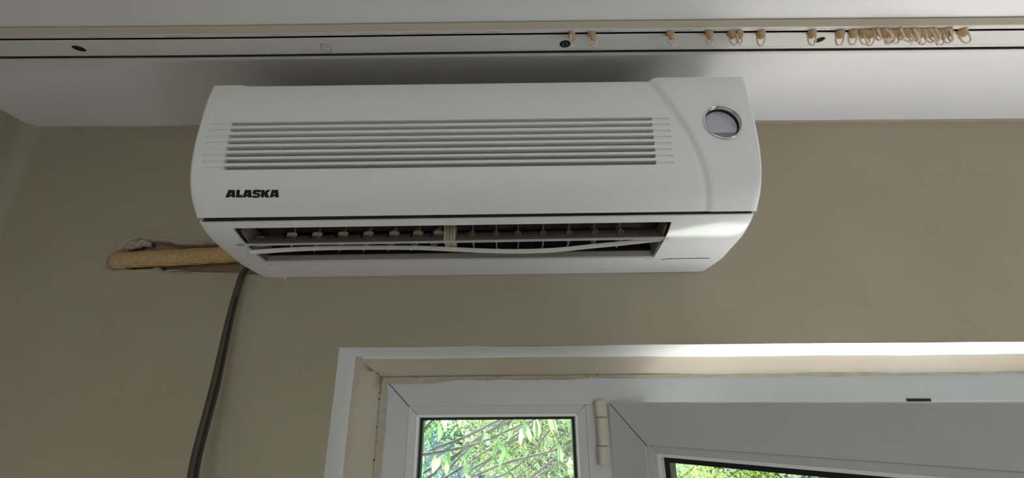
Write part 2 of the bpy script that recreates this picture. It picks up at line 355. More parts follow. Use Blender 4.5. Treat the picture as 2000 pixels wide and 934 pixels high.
ring('spacer_gasket', (PX0+.0055, PX1-.0055, PZ0+.0055, PZ1-.0055), [(0, FY+.0135), (.012, FY+.0135), (.012, FY+.030), (0, FY+.030)], M['rubber'], win, 'LTRB', gap=0)
MB().box((PX0-.004, FY+.014, PZ0-.004), (PX1+.004, FY+.0165, PZ1+.004)).build('pane', M['glass'], win)
# rebate and striker of the door frame above the leaf
MB().box((.175, FY+.001, IZ1-.004), (IX1-.002, FY+.03, IZ1+.0005)).build('rebate_strip', M['pvc'], win)
a = onY(1770, 780, FY); b = onY(1817, 780, FY)
MB().box((a.x, FY-.0012, a.z-.0042), (b.x, FY+.01, a.z+.0008)).build('striker_plate', M['lead'], win)
MB().box((.18, FY+.02, IZ1-.012), (IX1-.002, FY+.035, IZ1-.003)).build('frame_seal', M['caulk'], win)

# ------------------------------------------------------------------ balcony door leaf swung into the room
ang = math.radians(-45); HX, HY = .1655, FY-.012
def leaf(v):    # leaf coordinates (t along, y thickness, z) -> world
    t, y, z = v; c, s = math.cos(ang), math.sin(ang)
    return Vector((HX+t*c-y*s, HY+t*s+y*c, z))
door = empty('door_1', (HX, HY, 0)); tag(door, 'white plastic glazed balcony door leaf standing open into the room', 'door', kind='structure')
LZ = EYE-.0078; LW = .80; rw = .066; LB = .06
ring('leaf_rail', (rw+.002, LW-rw, LB+rw, LZ-rw), [(0, 0.0), (rw, 0.0), (rw, .058), (0, .058)], M['pvc'], door, 'LTRB', gap=.0006, bev=.0018, xf=leaf)
core = MB()
for x0, x1, z0, z1 in [(.004, rw, LB+.003, LZ-.003), (LW-rw, LW-.004, LB+.003, LZ-.003), (.004, LW-.004, LZ-rw, LZ-.003), (.004, LW-.004, LB+.003, LB+rw)]:
    core.box((x0, .0015, z0), (x1, .05, z1))
core.v = [leaf(v) for v in core.v]; core.build('leaf_core', M['lead'], door)
b0 = .021
ring('leaf_bead', (rw+.002+b0, LW-rw-b0, LB+rw+b0, LZ-rw-b0*.72), [(b0*.98, .0015), (.0055, .0035), (.0045, .0045), (0, .012), (0, .03), (b0*.98, .03)], M['pvc'], door, 'LTRB', gap=.0005, xf=leaf)
e0 = rw+.002+b0
ring('leaf_bead_lip', (rw+.002+b0+.0003, LW-rw-b0-.0003, LB+rw+b0+.0003, LZ-rw-b0*.72-.0003), [(0, .0048), (.0048, .0042), (.0045, .0128), (-.0010, .0128)], M['beadlip'], door, 'LTRB', gap=.0004, xf=leaf)
ring('leaf_gasket', (e0+.009, LW-e0-.009, LB+e0+.009, LZ-rw-b0*.72-.0085), [(0, .014), (.018, .014), (.018, .034), (0, .034)], M['rubber'], door, 'LTRB', gap=0, xf=leaf)
pn = MB().box((e0-.004, .015, LB+e0-.004), (LW-e0+.004, .0175, LZ-rw-b0*.72+.004)); pn.v = [leaf(v) for v in pn.v]; pn.build('leaf_pane', M['glass'], door)
# hinge caps
def hinge(zt):
    x = .1535; r = .0105; y = FY-.010; L = .104
    for z0, z1, nm in ((zt-.028, zt, 'hinge_cap'), (zt-.073, zt-.0288, 'hinge_knuckle'), (zt-L, zt-.0738, 'hinge_cap')):
        k = 20; s = [(x+r*(1.0 if math.cos(t) > 0 else 1.0)*math.copysign(abs(math.cos(t))**.6, math.cos(t)), y+.0105*math.copysign(abs(math.sin(t))**.7, math.sin(t))) for t in [2*math.pi*i/k for i in range(k)]]
        if nm == 'hinge_knuckle': s = [(x+.001+(px-x)*.93, y+(py-y)*.93) for px, py in s]
        mb = MB().add([(a_, b_, z0) for a_, b_ in s]+[(a_, b_, z1) for a_, b_ in s], [tuple(range(k)), tuple(range(k, 2*k))]+[(i, (i+1) % k, k+(i+1) % k, k+i) for i in range(k)])
        o = bevel(mb.build(nm, M['hinge'], door, angle=40), .0025 if nm == 'hinge_cap' else .0006)
hinge(EYE-.0042); hinge(.42)
hz = MB()
for zz in (1.02,): hz.tube([leaf((LW-.033, .002, zz)), leaf((LW-.033, -.045, zz)), leaf((LW-.036, -.052, zz)), leaf((LW-.15, -.055, zz))], .009, 12)
hz.build('door_handle', M['hinge'], door, True)

# ------------------------------------------------------------------ curtain track on the ceiling
def bow(x): return .0035*math.exp(-((x+.42)/.33)**2)-.0022*math.exp(-((x-.30)/.35)**2)+.0012*math.sin(x*5)
def bowx(vs_): return [Vector((v.x, v.y+bow(v.x), v.z)) for v in vs_]
TB = EYE+.5065
def ty(y): return onZ(1050, y, TB).y
yA = onZ(1050, 40.6, CZ).y; y0 = ty(56.2); y1 = ty(64.6); y2 = ty(69.0); y3 = ty(99.8); y4 = ty(105.2); y5 = ty(111.5)
track = empty('curtain_track', (0, (y0+y5)/2, CZ)); tag(track, 'long cream double-channel curtain track screwed to the ceiling', 'curtain track')
def strip(name, sec_, m, x0=XL+.002, x1=XR-.01, n=90, j=0):
    vs = []; k = len(sec_)
    for i in range(n+1):
        x = x0+(x1-x0)*i/n; dj = j*noise.noise((x*7, 3, 1))
        vs += [Vector((x, y, z+dj)) for y, z in sec_]
    vs = bowx(vs)
    fs = [(i*k+a_, i*k+(a_+1) % k, (i+1)*k+(a_+1) % k, (i+1)*k+a_) for i in range(n) for a_ in range(k)]+[tuple(range(k)), tuple(n*k+a_ for a_ in range(k))]
    return mesh(name, vs, fs, m, track)
strip('fascia', [(yA, CZ-.0024), (y0, TB), (y0+.0015, TB), (y0+.0015, CZ-.0024)], M['trackf'], j=.0003)
strip('front_lip', [(y0+.0008, TB-.0006), (y1, TB-.0002), (y1, TB+.0006), (y1-.002, TB+.003), (y0+.0008, TB+.003)], M['track'])
strip('centre_web', [(y2, TB), (y2+.001, TB-.0004), (y3-.006, TB-.0004), (y3-.0055, TB+.0002), (y3-.005, TB-.0004), (y3, TB), (y3, TB+.0008), (y2, TB+.0008)], M['track'])
strip('rear_lip', [(y4, TB), (y5-.002, TB), (y5, TB+.002), (y5, CZ), (y4+.004, TB+.003), (y4, TB+.0008)], M['track'])
strip('channel_back', [(y0+.002, TB+.0095), (y5-.001, TB+.0095), (y5-.001, CZ), (y0+.002, CZ)], M['lead'])
rr = random.Random(3); x = -.62                        # chipped paint line along the front lip
while x < .62:
    L = rr.uniform(.008, .05)
    if rr.random() < .62:
        ym = (y0+y1)/2+.0008; vs = bowx([Vector(v) for v in [(x, ym, TB-.0008), (x+L, ym, TB-.0008), (x+L, ym+.0008, TB-.0007), (x, ym+.0008, TB-.0007), (x, ym, TB), (x+L, ym, TB), (x+L, ym+.0008, TB), (x, ym+.0008, TB)]])
        mesh('paint_chip', vs, [(0,1,2,3),(4,5,6,7),(0,1,5,4),(1,2,6,5),(2,3,7,6),(3,0,4,7)], M['caulk'], track)
    x += L+rr.uniform(.003, .02)
def ell(c, rx, ry, rot, z0, z1, n=20):
    return MB().add([(c.x+rx*math.cos(t)*math.cos(rot)-ry*math.sin(t)*math.sin(rot), c.y+rx*math.cos(t)*math.sin(rot)+ry*math.sin(t)*math.cos(rot), z) for z in (z0, z1) for t in [2*math.pi*i/n for i in range(n)]],
                    [tuple(range(n)), tuple(range(n, 2*n))]+[(i, (i+1) % n, n+(i+1) % n, n+i) for i in range(n)])
for px, py, rx, ry, rot in [(154.5,95,.0088,.0056,-.35),(1600.5,78,.0074,.0050,.45)]:
    ell(onZ(px, py, TB-.0006), rx, ry, -rot if px > 1000 else -rot*-1*-1+.0, TB-.0008, TB+.002).build('screw_slot', M['lead'], track)
c = onZ(637, 94, TB-.001)
vs = []; fs = []
for i in range(32):
    t = 2*math.pi*i/32
    for rr_, z in ((.0085, TB-.0003), (.0083, TB-.0014), (.0072, TB-.0014), (.0070, TB-.0003)): vs.append((c.x+rr_*math.cos(t), c.y+rr_*1.1*math.sin(t), z))
    for q in range(3): fs.append((i*4+q, i*4+q+1, ((i+1) % 32)*4+q+1, ((i+1) % 32)*4+q))
mesh('screw_cap', vs, fs, M['trackf'], track, True)
c = onZ(1103.5, 86, TB-.0006)
ell(c, .0082, .0072, 0, TB-.0007, TB+.001).build('screw_hole', M['dark'], track)  # black disc paints the shade inside the hole; cross slot likewise
sc_ = ell(c, .0050, .0050, 0, TB-.0012, TB-.0006).build('screw', mat('steel_screw', (.16,.17,.18), .4, .5, metal=.6), track)
mb = MB().box((c.x-.0035, c.y-.0006, TB-.0014), (c.x+.0035, c.y+.0006, TB-.0011)).box((c.x-.0006, c.y-.0035, TB-.0014), (c.x+.0006, c.y+.0035, TB-.0011)); mb.build('cross_slot', M['dark'], sc_)

# ---------------- curtain gliders hanging in the front channel
def make_glider():
    g = empty('curtain_glider', (0, 0, 0))
    b = MB(); b.tube([(0, 0, .004), (0, 0, -.001)], .0022, 8); o = b.build('stem', M['glid'], g, True)
    bm = bmesh.new(); bmesh.ops.create_uvsphere(bm, u_segments=14, v_segments=10, radius=1)
    for v in bm.verts:
        x_, y_, z_ = v.co; v.co = (x_*.0070*(1.05 if z_ > 0 else .75), y_*.0050, -.0060+z_*.0078)
    me = bpy.data.meshes.new('roller_body'); bm.to_mesh(me); bm.free(); link('roller_body', me, M['glid'], g, True)
    pts = []
    for k in range(17):
        t = math.pi*k/16; pts.append((.0050*math.cos(t), .001, -.0100-(.0150)*math.sin(t)**.8))
    MB().tube([(.0056, .0005, -.004)]+pts+[(-.0052, .0005, -.0075)], .00125, 7).build('hook_loop', M['gliw'], g, True)
    return g
g0 = make_glider(); used = [False]
def place_glider(px, label, group, rz, tilt, s=1.0, pyo=0, rx=0):
    if not used[0]: g = g0; used[0] = True
    else:
        g = g0.copy(); COL.objects.link(g)
        for ch in g0.children:
            c_ = ch.copy(); COL.objects.link(c_); c_.parent = g
    c = onZ(px, 67, TB); y = (y1+y2)/2+bow(c.x)
    xx = c.x
    g.location = (xx, y-.0005, TB+.0008+pyo); g.rotation_euler = (rx, tilt, rz); g.scale = (s, s, s)
    g['label'] = label; g['category'] = 'curtain glider'; g['group'] = group
    return g
SG = 'curtain gliders hanging apart along the track'; BG = 'curtain gliders bunched at the right of the track'
for px, lb, rz, tl in [
    (1117, 'amber nylon curtain glider hanging right beside the dark screw in the track', 1.1, .05),
    (1154, 'second amber curtain glider from the dark screw, with a round pale loop', .25, -.18),
    (1306, 'lone amber curtain glider with a shiny white glint, midway between the two outer pairs', .1, -.15),
    (1382, 'amber curtain glider with a broad milky loop, just left of the touching pair', .0, .04),
    (1424, 'left one of the two touching amber curtain gliders', -.2, -.1),
    (1441, 'right one of the two touching amber curtain gliders', .5, .12),
    (1482, 'amber curtain glider just right of the touching pair, loop hanging straight', -.5, .15),
    (1580, 'amber curtain glider hanging left of the empty slanted screw slot', -.4, .14)]:
    place_glider(px, lb, SG, rz, tl)
rg = random.Random(11)
bx = [1635, 1660] + [1676+8.7*i for i in range(20)] + [1866]
for i, px in enumerate(bx):
    lb = 'amber curtain glider tightly packed inside the bunch at the right of the track'
    if i == 0: lb = 'leftmost curtain glider of the right-hand bunch, turned with a wide square loop'
    if i == 1: lb = 'second curtain glider from the left in the right-hand bunch, loop twisted sideways'
    if i == len(bx)-1: lb = 'rightmost curtain glider of the bunch, its loop sticking out to the right'
    place_glider(px, lb, BG, rg.uniform(-1.3, 1.3) if i > 1 else -.3, rg.uniform(-.35, .35) if i > 1 else .25, 1.0, rg.uniform(-.001, .0), rg.uniform(-.1, .1))

# ------------------------------------------------------------------ air conditioner
AX0, AX1 = -.45, .35
def catmull(pts, n=8):
    out = []
    for i in range(len(pts)-1):
        p0 = Vector(pts[max(i-1, 0)]); p1 = Vector(pts[i]); p2 = Vector(pts[i+1]); p3 = Vector(pts[min(i+2, len(pts)-1)])
        for k in range(n):
            t = k/n; out.append(.5*((2*p1)+(-p0+p2)*t+(2*p0-5*p1+4*p2-p3)*t*t+(-p0+3*p1-3*p2+p3)*t**3))
    out.append(Vector(pts[-1])); return out
PROF_P = catmull([(.5535,.4505),(.5490,.42),(.5475,.385),(.5473,.35),(.5500,.318),(.5565,.292),(.5675,.270),(.5865,.2478)])
PROF_L = catmull([(.5925,.2445),(.610,.2348),(.636,.2255),(.670,.2195),(.705,.2135),(.73,.2090),(.7585,.2055)])
def tilt(x): return .005*(x+.05)
class Prof:
    def __init__(s, pts):
        s.p = pts; s.l = [0]
        for a, b in zip(pts, pts[1:]): s.l.append(s.l[-1]+(b-a).length)
        s.L = s.l[-1]
    def at(s, t):
        t = max(0, min(s.L, t))
        for i in range(len(s.l)-1):
            if t <= s.l[i+1]+1e-12:
                k = (t-s.l[i])/(s.l[i+1]-s.l[i]); a, b = s.p[i], s.p[i+1]; d = (b-a).normalized()
                q = a.lerp(b, k); return q, Vector((d.y, -d.x))   # normal pointing out (towards room/down)
    def hit(s, px, py):          # measured photo point -> (x, s)
        r = ray(px, py); best = None
        for k in range(801):
            t = s.L*k/800; q, _ = s.at(t); x = r.x*q.x/r.y
            e = abs((q.y+tilt(x))/q.x-r.z/r.y)
            if best is None or e < best[0]: best = (e, x, t)
        return best[1], best[2]
PP, PL = Prof(PROF_P), Prof(PROF_L)
def nrm(n_):  # choose outward: away from wall/down
    return n_ if (n_.x < 0 or (n_.y < 0 and abs(n_.x) < .2)) else -n_
def pt(pr, x, t, off=0):
    q, n_ = pr.at(t); n_ = nrm(n_); q = q+n_*off
    return Vector((x, q.x, EYE+q.y+tilt(x)))
ac = empty('air_conditioner', (-.05, D, EYE+.21)); tag(ac, 'white wall-mounted air conditioner above the window, its louver strip bent and loose', 'air conditioner')

# front panel: heightfield over (x, s) with real slots, shallow end grooves and the embossed arc
arc_px = [(1272,161),(1290,183),(1318,218),(1345,257),(1365,297),(1378,332),(1384,367),(1386,409)]
arc_h = [PP.hit(*q) for q in arc_px]
def arc_x(t):
    for (xa, ta), (xb, tb) in zip(arc_h, arc_h[1:]):
        if t <= tb: return xa+(xb-xa)*(t-ta)/(tb-ta)
    return arc_h[-1][0]
def emboss(x, t):
    d = x-arc_x(t); u = max(0, min(1, d/.011+.5)); u = u*u*(3-2*u); h = .0046*(1-.72*min(1, t/PP.L))
    return u*h-.0012*math.exp(-((d+.004)/.004)**2)*(1-.5*t/PP.L)
yl = [240.9+12.05*k for k in range(8)]; yr = [233.2,244.4,256.2,268.1,280.3,293.2,306.2,320.0]
slots = []
for k in range(8):
    _, sa = PP.hit(640, yl[k]-.012*150+.2); _, sb = PP.hit(1250, yr[k]); slots.append((sa+sb)/2)
sx0 = PP.hit(452, 241)[0]; sx1 = PP.hit(1273, 233)[0]
gx0 = PP.hit(411, 241)[0]; gx1 = PP.hit(1305, 232.5)[0]
hw = .0030; hg = .0017
T = sorted(set([0]+[round(PP.L*k/40, 6) for k in range(1, 40)]+[PP.L]))
T = [t for t in T if not any(s-.0052 < t < s+.0052 for s in slots)]
for s in slots: T += [s-hw, s-hg, s+hg, s+hw]
T = sorted(T)
xs = set([AX0, AX0+.003, gx0, sx0, sx1, gx1, AX1-.003, AX1])
x = gx1+.006
while x < AX1-.008: xs.add(x); x += .0026
for k in range(1, 24): xs.add(sx0+(sx1-sx0)*k/24)
for px in (472, 478): xs.add(PP.hit(px, 175)[0])
x = .175
while x < gx1: xs.add(x); x += .0030
X = []
for x in sorted(xs):
    if not X or x-X[-1] > .0007: X.append(x)
    elif x in (sx0, sx1, gx0, gx1): X[-1] = x
nx_, nt_ = len(X)-1, len(T)-1
DEP = [[0]*nt_ for _ in range(nx_)]
for i in range(nx_):
    xm = (X[i]+X[i+1])/2
    for j in range(nt_):
        tm = (T[j]+T[j+1])/2
        for s in slots:
            if abs(tm-s) < hw and sx0 < xm < sx1: DEP[i][j] = .0085
            elif abs(tm-s) < hg and gx0 < xm < gx1 and not (sx0 < xm < sx1): DEP[i][j] = .0020
notch0, notch1 = PP.hit(474, 175)[0], PP.hit(1268, 165)[0]
def topcut(x):      # the top edge stands a little higher at both ends
    a = max(0, min(1, (x-notch0)/.004)); b = max(0, min(1, (notch1+.012-x)/.012)); return -.0026*min(a, b)
mbp = MB(); vid = {}; fmat = []
def V(i, j, d):
    k = (i, j, round(d, 5))
    if k not in vid:
        x, t = X[i], T[j]; p = pt(PP, x, t, emboss(x, t)-d)
        if j == 0: p.z += topcut(x)
        # softly rounded ends
        ex = min(x-AX0, AX1-x)
        if ex < .0025 and d < .005: p.y += .0018
        vid[k] = len(mbp.v); mbp.v.append(p)
    return vid[k]
TH = .0125
for i in range(nx_):
    for j in range(nt_):
        d = DEP[i][j]; mbp.f.append((V(i,j,d), V(i+1,j,d), V(i+1,j+1,d), V(i,j+1,d))); fmat.append(1 if d > .005 else 0)
        mbp.f.append((V(i,j,TH), V(i,j+1,TH), V(i+1,j+1,TH), V(i+1,j,TH))); fmat.append(0)
        if i+1 < nx_ and DEP[i+1][j] != d: mbp.f.append((V(i+1,j,d), V(i+1,j,DEP[i+1][j]), V(i+1,j+1,DEP[i+1][j]), V(i+1,j+1,d))); fmat.append(0)
        if j+1 < nt_ and DEP[i][j+1] != d: mbp.f.append((V(i,j+1,d), V(i+1,j+1,d), V(i+1,j+1,DEP[i][j+1]), V(i,j+1,DEP[i][j+1]))); fmat.append(0)
for i in range(nx_):
    mbp.f.append((V(i,0,0), V(i,0,TH), V(i+1,0,TH), V(i+1,0,0))); mbp.f.append((V(i,nt_,0), V(i+1,nt_,0), V(i+1,nt_,TH), V(i,nt_,TH))); fmat += [0, 0]
for j in range(nt_):
    mbp.f.append((V(0,j,0), V(0,j+1,0), V(0,j+1,TH), V(0,j,TH))); mbp.f.append((V(nx_,j,0), V(nx_,j,TH), V(nx_,j+1,TH), V(nx_,j+1,0))); fmat += [0, 0]
panel = mbp.build('front_panel', M['acp'], ac, angle=28)
panel.data.materials.append(M['slot']); panel.data.polygons.foreach_set('material_index', fmat)
# round display window cut through the panel
lx, lt = PP.hit(1410, 240.5); lc = pt(PP, lx, lt, emboss(lx, lt)); q, n_ = PP.at(lt); n_ = nrm(n_); ln = Vector((0, n_.x, n_.y)); LR = .0275
cut = MB().tube([lc+ln*.02, lc-ln*.03], LR-.0012, 48).build('cutter', None)
bo = panel.modifiers.new('hole', 'BOOLEAN'); bo.operation = 'DIFFERENCE'; bo.solver = 'EXACT'; bo.object = cut
bpy.context.view_layer.update()
nm = bpy.data.meshes.new_from_object(panel.evaluated_get(bpy.context.evaluated_depsgraph_get())); panel.modifiers.clear(); panel.data = nm
nm.shade_smooth(); nm.set_sharp_from_angle(angle=math.radians(28)); bpy.data.objects.remove(cut)
def ringmesh(c, n, prof, seg=56):
    n = n.normalized(); a = n.cross(Vector((0, 0, 1))).normalized(); b = a.cross(n); vs = []; fs = []; k = len(prof)
    for i in range(seg):
        t = 2*math.pi*i/seg
        for r_, h in prof: vs.append(c+(a*math.cos(t)+b*math.sin(t))*r_+n*h)
        for q_ in range(k): fs.append((i*k+q_, i*k+(q_+1) % k, ((i+1) % seg)*k+(q_+1) % k, ((i+1) % seg)*k+q_))
    return vs, fs, a, b
vs, fs, la, lb_ = ringmesh(lc, ln, [(LR-.0018, -.001), (LR-.0012, .0009), (LR+.0002, .0012), (LR+.0008, .0002), (LR+.0003, -.001)])
rg_ = mesh('display_ring', vs, fs, M['chrome'], ac, True); tag(rg_, 'thin chrome ring round the display window')
vs, fs, *_ = ringmesh(lc, ln, [(LR-.0013, -.0006), (LR-.0022, -.004), (LR-.0022, -.0105), (LR-.0012, -.0105)])
mesh('display_sleeve', vs, fs, M['chrome'], rg_, True)
vs, fs, *_ = ringmesh(lc, ln, [(LR-.0020, -.006), (LR-.0030, -.0065), (LR-.0034, -.0125), (LR-.0010, -.0125)])
mesh('display_shroud', vs, fs, M['black'], rg_, True)
def disc_part(name, depth, m, clip=None, rad=LR-.0005):
    pts = []
    for i in range(64):
        t = 2*math.pi*i/64
        if clip is not None: a0 = math.asin(-clip/rad); t = math.pi+a0+(math.pi-2*a0)*i/63
        x_, z_ = rad*math.cos(t), rad*math.sin(t)
        pts.append(lc+la*x_+lb_*z_-ln*depth)
    n2 = len(pts); return mesh(name, pts+[p-ln*.0008 for p in pts], [tuple(range(n2)), tuple(range(n2, 2*n2))]+[(i, (i+1) % n2, n2+(i+1) % n2, n2+i) for i in range(n2)], m, rg_)
disc_part('display_disc', .0098, M['disp'])
disc_part('display_band', .0090, M['dispd'], clip=-.0122)
rs = random.Random(5); sp = MB()
for k in range(70):
    t = rs.uniform(0, 6.28); r_ = (LR-.004)*math.sqrt(rs.random()); s_ = rs.uniform(.0001, .00035)
    if r_*math.sin(t) < -.014: continue
    c_ = lc+la*r_*math.cos(t)+lb_*r_*math.sin(t)-ln*.0096; sp.tube([c_, c_+ln*.00015], s_, 5)
tag(sp.build('dust_specks', M['black'], rg_), None, kind='stuff')

# lettering, printed on the panel
LET = [
 ([(250,448),(335,262),(485,262),(492,448),(415,448),(415,425),(355,425),(345,448)], [(372,378),(400,325),(408,378)]),
 ([(505,448),(528,262),(612,262),(598,385),(672,385),(664,448)], None),
 ([(672,448),(735,262),(882,262),(900,448),(815,448),(812,425),(752,425),(740,448)], [(772,378),(798,325),(808,378)]),
 ([(908,402),(990,402),(1012,412),(1042,406),(1040,390),(1000,380),(950,372),(920,352),(915,318),(928,285),(960,264),(1010,255),(1080,257),(1112,268),(1122,290),(1116,322),(1038,322),(1022,308),(996,312),(1000,330),(1040,340),(1085,348),(1106,368),(1106,402),(1090,432),(1050,452),(990,458),(935,452),(908,432)], None),
 ([(1118,448),(1132,262),(1215,262),(1208,325),(1262,262),(1365,262),(1280,345),(1322,448),(1232,448),(1205,375),(1198,448)], None),
 ([(1332,448),(1392,262),(1540,262),(1560,448),(1475,448),(1472,425),(1412,425),(1400,448)], [(1425,378),(1455,325),(1465,378)])]
for outer, hole in LET:
    loops = [outer]+([hole] if hole else []); flat = [q for l in loops for q in l]
    tris = tessellate_polygon([[Vector((a_, b_, 0)) for a_, b_ in l] for l in loops])
    P3 = [];
    for a_, b_ in flat:
        x_, t_ = PP.hit(420+a_/12.5, 350+b_/12.5); P3.append((x_, t_))
    vs = [pt(PP, x_, t_, .00035) for x_, t_ in P3]+[pt(PP, x_, t_, -.0003) for x_, t_ in P3]; n2 = len(P3); fs = [tuple(t) for t in tris]; o_ = 0
    for l in loops:
        fs += [(o_+i, o_+(i+1) % len(l), n2+o_+(i+1) % len(l), n2+o_+i) for i in range(len(l))]; o_ += len(l)
    mesh('printed_letter', vs, fs, M['black'], ac)

# chassis behind the panel
secc = [(.5690,.4370),(.5640,.385),(.5640,.35),(.567,.318),(.574,.296),(.590,.272),(.61,.262),(D-.001,.262),(D-.001,.4370)]
cv = MB()
for x in (AX0+.0015, AX1-.0015): cv.v += [Vector((x, y, EYE+z+tilt(x))) for y, z in secc]
n2 = len(secc); cv.f = [tuple(range(n2)), tuple(range(n2, 2*n2))]+[(i, (i+1) % n2, n2+(i+1) % n2, n2+i) for i in range(n2)]
cv.build('chassis', M['acp'], ac)
ig = MB(); ig.add([Vector((x, y, EYE+.4374+tilt(x))) for x, y in ((AX0+.012, .576), (AX1-.012, .576), (AX1-.012, D-.006), (AX0+.012, D-.006))]+[Vector((x, y, EYE+.4384+tilt(x))) for x, y in ((AX0+.012, .576), (AX1-.012, .576), (AX1-.012, D-.006), (AX0+.012, D-.006))], [(0,1,2,3),(4,5,6,7),(0,1,5,4),(1,2,6,5),(2,3,7,6),(3,0,4,7)])
igo = ig.build('intake_filter', M['liner'], ac); gb = MB()
for k in range(40):
    x = AX0+.02+(AX1-AX0-.04)*k/39; gb.box((x-.001, .576, EYE+.4384+tilt(x)), (x+.001, D-.006, EYE+.4405+tilt(x)))
gb.build('intake_grille', M['liner'], igo)

# lower housing
ox0, ot0 = PL.hit(456, 446); ox1, _ = PL.hit(1312, 433); _, ot1 = PL.hit(1000, 506.5)
_, ota = PL.hit(1000, 437.5)
ot0 = ota
TL = sorted(set([0, PL.L, ot0-.004, ot0, ot1, ot1+.002]+[PL.L*k/36 for k in range(37) if abs(PL.L*k/36-ot0) > .0045 and abs(PL.L*k/36-ot1) > .0025]))
XH = sorted(set([AX0, AX0+.0015, AX0+.004, ox0, ox1, AX1-.004, AX1-.0015, AX1]+[ox0+(ox1-ox0)*k/30 for k in range(31)]+[ox1+(AX1-.004-ox1)*k/8 for k in range(8)]+[AX0+.004+(ox0-AX0-.004)*k/4 for k in range(4)]))
XH = [x for k, x in enumerate(XH) if k == 0 or x-XH[k-1] > 1e-5]
def hx(x, y):      # ends draw in towards the wall
    k = max(0, (y-.705)/.055); k = k*k*.014*0+k*.012; c = -.05; return x+(-k if x > c else k)*abs(x-c)/.4
def hp(x, t, off=0, lift=0):
    p = pt(PL, x, t, off); g = -.0018*max(0, min(1, (.30-x)/.75))*max(0, 1-t/.05); p.z += g
    ex = min(x-AX0, AX1-x)
    if ex < .004: 
        q_, n2_ = PL.at(t); n2_ = nrm(n2_); k = (.004-ex)/.004; p -= Vector((0, n2_.x, n2_.y))*.0022*k*k
    p.x = hx(p.x, p.y); return p
hb = MB(); hid = {}
def HV(i, j, off=0):
    k = (i, j, off)
    if k not in hid: hid[k] = len(hb.v); hb.v.append(hp(XH[i], TL[j], off))
    return hid[k]
nhx, nht = len(XH)-1, len(TL)-1; TO = -.0028
def ishole(i, j):
    if not (0 <= i < nhx and 0 <= j < nht): return True
    xm = (XH[i]+XH[i+1])/2; tm = (TL[j]+TL[j+1])/2; return ox0 < xm < ox1 and ot0 < tm < ot1
for i in range(nhx):
    for j in range(nht):
        if ishole(i, j): continue
        hb.f.append((HV(i,j), HV(i+1,j), HV(i+1,j+1), HV(i,j+1))); hb.f.append((HV(i,j,TO), HV(i,j+1,TO), HV(i+1,j+1,TO), HV(i+1,j,TO)))
        for di, dj, a_, b_ in ((-1,0,(i,j),(i,j+1)), (1,0,(i+1,j),(i+1,j+1)), (0,-1,(i,j),(i+1,j)), (0,1,(i,j+1),(i+1,j+1))):
            if ishole(i+di, j+dj): hb.f.append((HV(*a_), HV(*b_), HV(*b_, TO), HV(*a_, TO)))
hs = hb.build('lower_housing', M['acg'], ac, angle=35)
for side in (0, nhx):           # end caps
    e = MB(); row = [hp(XH[side], t) for t in TL]; s_ = 1 if side else -1
    top = [Vector((row[0].x, .60, EYE+.262+tilt(row[0].x))), Vector((row[0].x, D-.001, EYE+.262+tilt(row[0].x)))]
    poly = row+[top[1], top[0]]; n2 = len(poly); inn = [p-Vector((s_*.002, 0, 0)) for p in poly]
    poly = [p-Vector((s_*.0003, 0, 0)) for p in poly]
    e.add(poly+inn, [tuple(range(n2)), tuple(range(n2, 2*n2))]+[(i, (i+1) % n2, n2+(i+1) % n2, n2+i) for i in range(n2)]); e.build('end_cap', M['acg'], hs)
ih = MB()                       # dark gap behind the panel's lower edge
for x in (AX0+.003, AX1-.004): ih.v += [Vector((x, y, EYE+z+tilt(x))) for y, z in [(.6040,.2420),(.5985,.2500),(.599,.262),(.608,.262),(.608,.242)]]
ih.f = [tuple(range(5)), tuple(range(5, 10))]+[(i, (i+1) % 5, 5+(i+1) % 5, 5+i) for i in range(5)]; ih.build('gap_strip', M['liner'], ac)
# outlet: lining, lips
la_, _n = PL.at(ot0); lb2, _n = PL.at(ot1)
def xt(x, y, z): return Vector((x, y, EYE+z+tilt(x)))
li = MB()
def plate(pts_, x0, x1, m): m.add([xt(x0, y, z) for y, z in pts_]+[xt(x1, y, z) for y, z in pts_], [(i, i+1, len(pts_)+i+1, len(pts_)+i) for i in range(len(pts_)-1)])
a_, b_ = ox0-.004, ox1+.004
plate([(la_.x+.004, la_.y+.002), (la_.x+.010, .2615), (D-.012, .2615), (D-.012, .236)], a_, b_, li)
for x in (a_, b_):
    P_ = [(la_.x+.001, la_.y+.0015), (la_.x+.008, .2615), (D-.012, .2615), (D-.012, .236), (lb2.x, lb2.y+.001), (.66, .2245)]
    li.add([xt(x, y, z) for y, z in P_], [tuple(range(len(P_)))])
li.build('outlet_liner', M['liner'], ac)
lp = MB(); plate([(lb2.x, lb2.y-.0002), (lb2.x+.0035, lb2.y+.0128), (lb2.x+.009, lb2.y+.0160), (D-.012, lb2.y+.022)], a_, b_, lp); lp.build('outlet_lip', M['liph'], ac)
lt_ = MB(); plate([(la_.x-.0002, la_.y+.0002), (la_.x+.001, la_.y+.0035), (la_.x+.004, la_.y+.0045)], a_, b_, lt_); lt_.build('upper_lip', M['acg'], ac)
for x, s_ in ((ox0, 1), (ox1, -1)):      # cream side cheeks inside the opening
    ck = MB(); P_ = [(la_.x+.018, la_.y+.002), (la_.x+.02, .258), (lb2.x+.01, .25), (lb2.x-.002, lb2.y+.003), (.665, .2225)]
    n2 = len(P_); ck.add([xt(x, y, z) for y, z in P_]+[xt(x+s_*.0025, y, z) for y, z in P_], [tuple(range(n2)), tuple(range(n2, 2*n2))]+[(i, (i+1) % n2, n2+(i+1) % n2, n2+i) for i in range(n2)]); ck.build('side_cheek', M['cheek'], ac)
